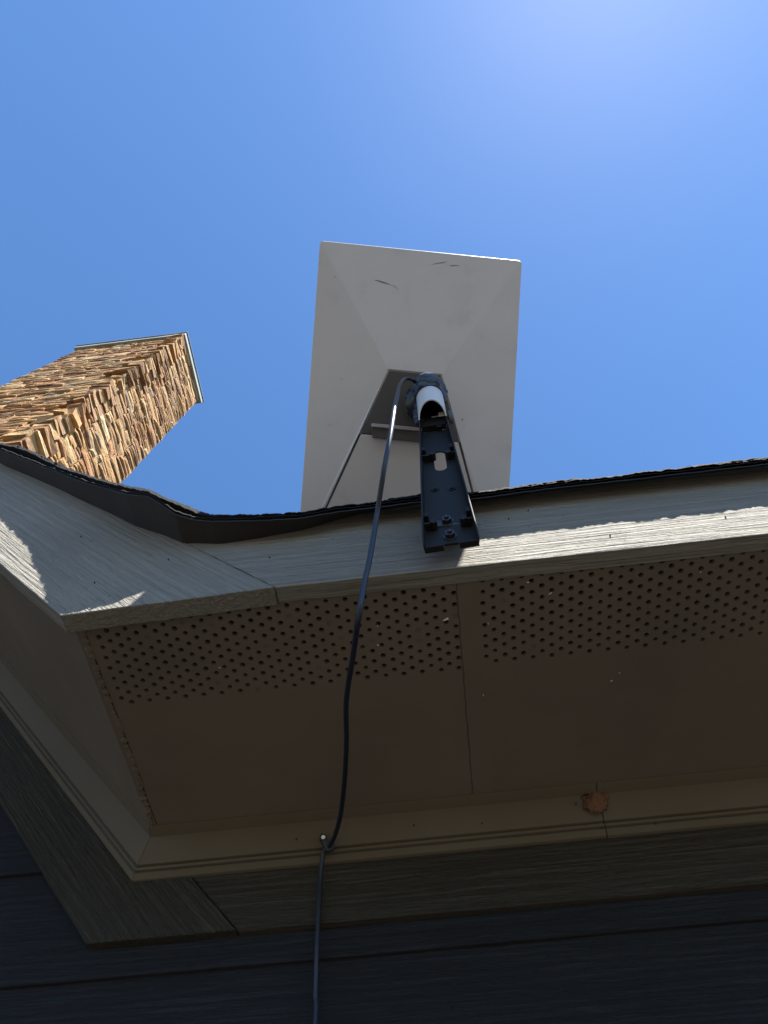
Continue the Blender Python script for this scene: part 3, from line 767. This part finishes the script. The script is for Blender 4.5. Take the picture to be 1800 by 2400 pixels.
# crumpled tape round the pipe top and the socket
def tapecoil(path, rad, seed, amp, seg=56, steps=70, turns=9):
    P = catmull([Vector(p) for p in path], 10); bm = bmesh.new(); rings = []
    up = Vector((1, 0, 0)); n = len(P)
    for i, p in enumerate(P):
        f = i/(n-1); t = (P[min(i+1, n-1)]-P[max(i-1, 0)]).normalized(); up = (up-t*up.dot(t)).normalized(); s_ = t.cross(up)
        ring = []
        for k in range(seg):
            a_ = 2*math.pi*k/seg; c_, d_ = math.cos(a_), math.sin(a_)
            ph = f*turns+a_/(2*math.pi)*1.0+.35*math.sin(a_*1+seed)
            step = (ph % 1.0)
            r = (rad(f) if callable(rad) else rad)+amp*(.9*step+.9*fn(c_*1.7+seed, d_*1.7, f*5)+.28*fn(c_*4, d_*4+seed, f*12)+.22*abs(fn(c_*3+seed, d_*5, f*22)))
            ring.append(bm.verts.new(p+(up*c_+s_*d_)*r))
        rings.append(ring)
    for a_, b_ in zip(rings, rings[1:]):
        for k in range(seg): bm.faces.new((a_[k], a_[(k+1) % seg], b_[(k+1) % seg], b_[k]))
    bm.faces.new(rings[0]); bm.faces.new(rings[-1])
    return bm
t0 = A3(0, LEN-.012, 0); t1 = A3(0, LEN+.014, 0); 
e0 = sp+dn*.030
path = [A3(0, LEN-.066, 0), A3(0, LEN-.048, 0), A3(0, LEN-.03, 0), A3(0, LEN-.012, -.004), A3(-.002, LEN+.006, -.012)]
tp = mesh('tape_wrap', tapecoil(path, lambda f: .0275+.0035*math.sin(math.pi*min(1, f*1.2)) - .012*max(0, f-.75)*4*.6, 3, .0050, turns=5), m_tape, br, True); tp['label'] = 'crumpled black tape round the pipe end'
path = [sp+dn*.008, sp+dn*.02, (sp+dn*.034)*.6+A3(-.012, LEN-.08, -.01)*.4, A3(-.010, LEN-.06, -.008)]
mesh('tape_wrap', tapecoil(path, lambda f: .035-.004*f, 11, .0060, turns=6), m_tape, br, True)['label'] = 'crumpled black tape over the dish socket'

path = [A3(-.012, LEN-.055, -.006), A3(-.020, LEN-.075, -.012), A3(-.024, LEN-.105, -.016), A3(-.025, LEN-.135, -.018)]
mesh('tape_wrap', tapecoil(path, lambda f: .013-.007*f, 23, .0040, seg=30, turns=4), m_tape, br, True)['label'] = 'loose tail of black tape beside the pipe'
# ------------------------------------------------------------------ cable
cp = [(984, 908, -.150), (968, 890, -.160), (950, 888, -.166), (938, 903, -.168), (931, 928, -.168), (925, 955, -.166), (915, 1020, -.156), (900, 1100, -.136), (884, 1204, -.112), (868, 1302, -.086),
      (855, 1362, -.060), (841, 1443, -.015), (827, 1540, .050), (816, 1605, .10), (811, 1660, .145), (812, 1736, .21), (808, 1823, .285), (799, 1905, .365), (786, 1955, .42),
      (774, 1979, .4495), (760, 1993, .4595), (755, 2015, .4655), (751, 2060, .4720), (747, 2140, .4760), (743, 2230, .4800), (740, 2330, .4860), (738, 2420, .4870)]
P = [aty(*c) for c in cp]
P[0] = att(988, 912, 1.277); P[1] = att(968, 891, 1.252); P[2] = att(950, 888, 1.242); P[3] = att(937, 903, 1.233)
P[3] = att(937, 903, 1.15)
for k, tt in ((4, 1.07), (5, 1.0), (6, .925), (7, .880), (8, .868)): P[k] = att(cp[k][0], cp[k][1], tt)
P[9] = aty(868, 1302, -.047); P[10] = aty(855, 1362, -.034)
last = P[-1]; P += [Vector((last.x-.002, .488, last.z-.3)), Vector((last.x+.004, .489, last.z-.9)), Vector((last.x-.004, .489, .35))]
bm = bmesh.new(); tube(bm, catmull(P, 12), .0036, 16)
cab = mesh('cable', bm, m_cable, None, True)
cab['label'] = 'long black cable hanging from the dish down across the soffit and wall'; cab['category'] = 'cable'
clip = thing('cable_clip', 'small black plastic cable clip nailed to the crown moulding', 'cable clip')
bm = bmesh.new()
a = aty(757, 1966, .4520); b = aty(770, 1992, .4600)
dvec = (b-a).normalized(); sd = dvec.cross(Vector((0, 1, 0))).normalized(); fwd = dvec.cross(sd)
if fwd.y > 0: fwd = -fwd
M_ = Matrix((sd, dvec, fwd)).transposed().to_4x4(); M_.translation = (a+b)/2+fwd*.002; boxf(bm, M_, .0095, (b-a).length+.004, .010)
cyl(bm, a-fwd*.004, fwd, .0056, .012, 20)
M_.translation = b+sd*.004+fwd*.002; boxf(bm, M_, .012, .008, .009)
bevel(mesh('clip_body', bm, m_cable, clip), .001, 2, 40)
bm = bmesh.new(); hd = (CAM-a).normalized()*.35+fwd*.65; cyl(bm, a+fwd*.0078, hd, .0036, .0022, 20, .0030); cyl(bm, a+fwd*.004, fwd, .0013, .005, 10)
bevel(mesh('nail', bm, m_steel, clip), .0004)

# a few specks stuck to the soffit (cocoon bits and lint)
bm = bmesh.new()
for u, v, l, r_ in ((1045, 1452, .008, .0016), (1290, 1391, .005, .0008), (1238, 1365, .0035, .0009), (886, 1512, .003, .0007), (1433, 1596, .003, .0009), (1642, 1341, .002, .0007), (1144, 1462, .003, .0006), (1452, 1577, .002, .0007), (1133, 1630, .003, .0006), (885, 1468, .002, .0008), (515, 1565, .003, .0006)):
    d = ray(u, v); p = CAM+d*((SZ-.0006-CAM.z)/d.z); a_ = random.Random(u).uniform(0, 3)
    dr = Vector((math.cos(a_), math.sin(a_), 0)); cyl(bm, p-dr*l/2, dr, r_, l, 8, r_*.6)
mesh('lint_speck', bm, m_white, house)['kind'] = 'stuff'
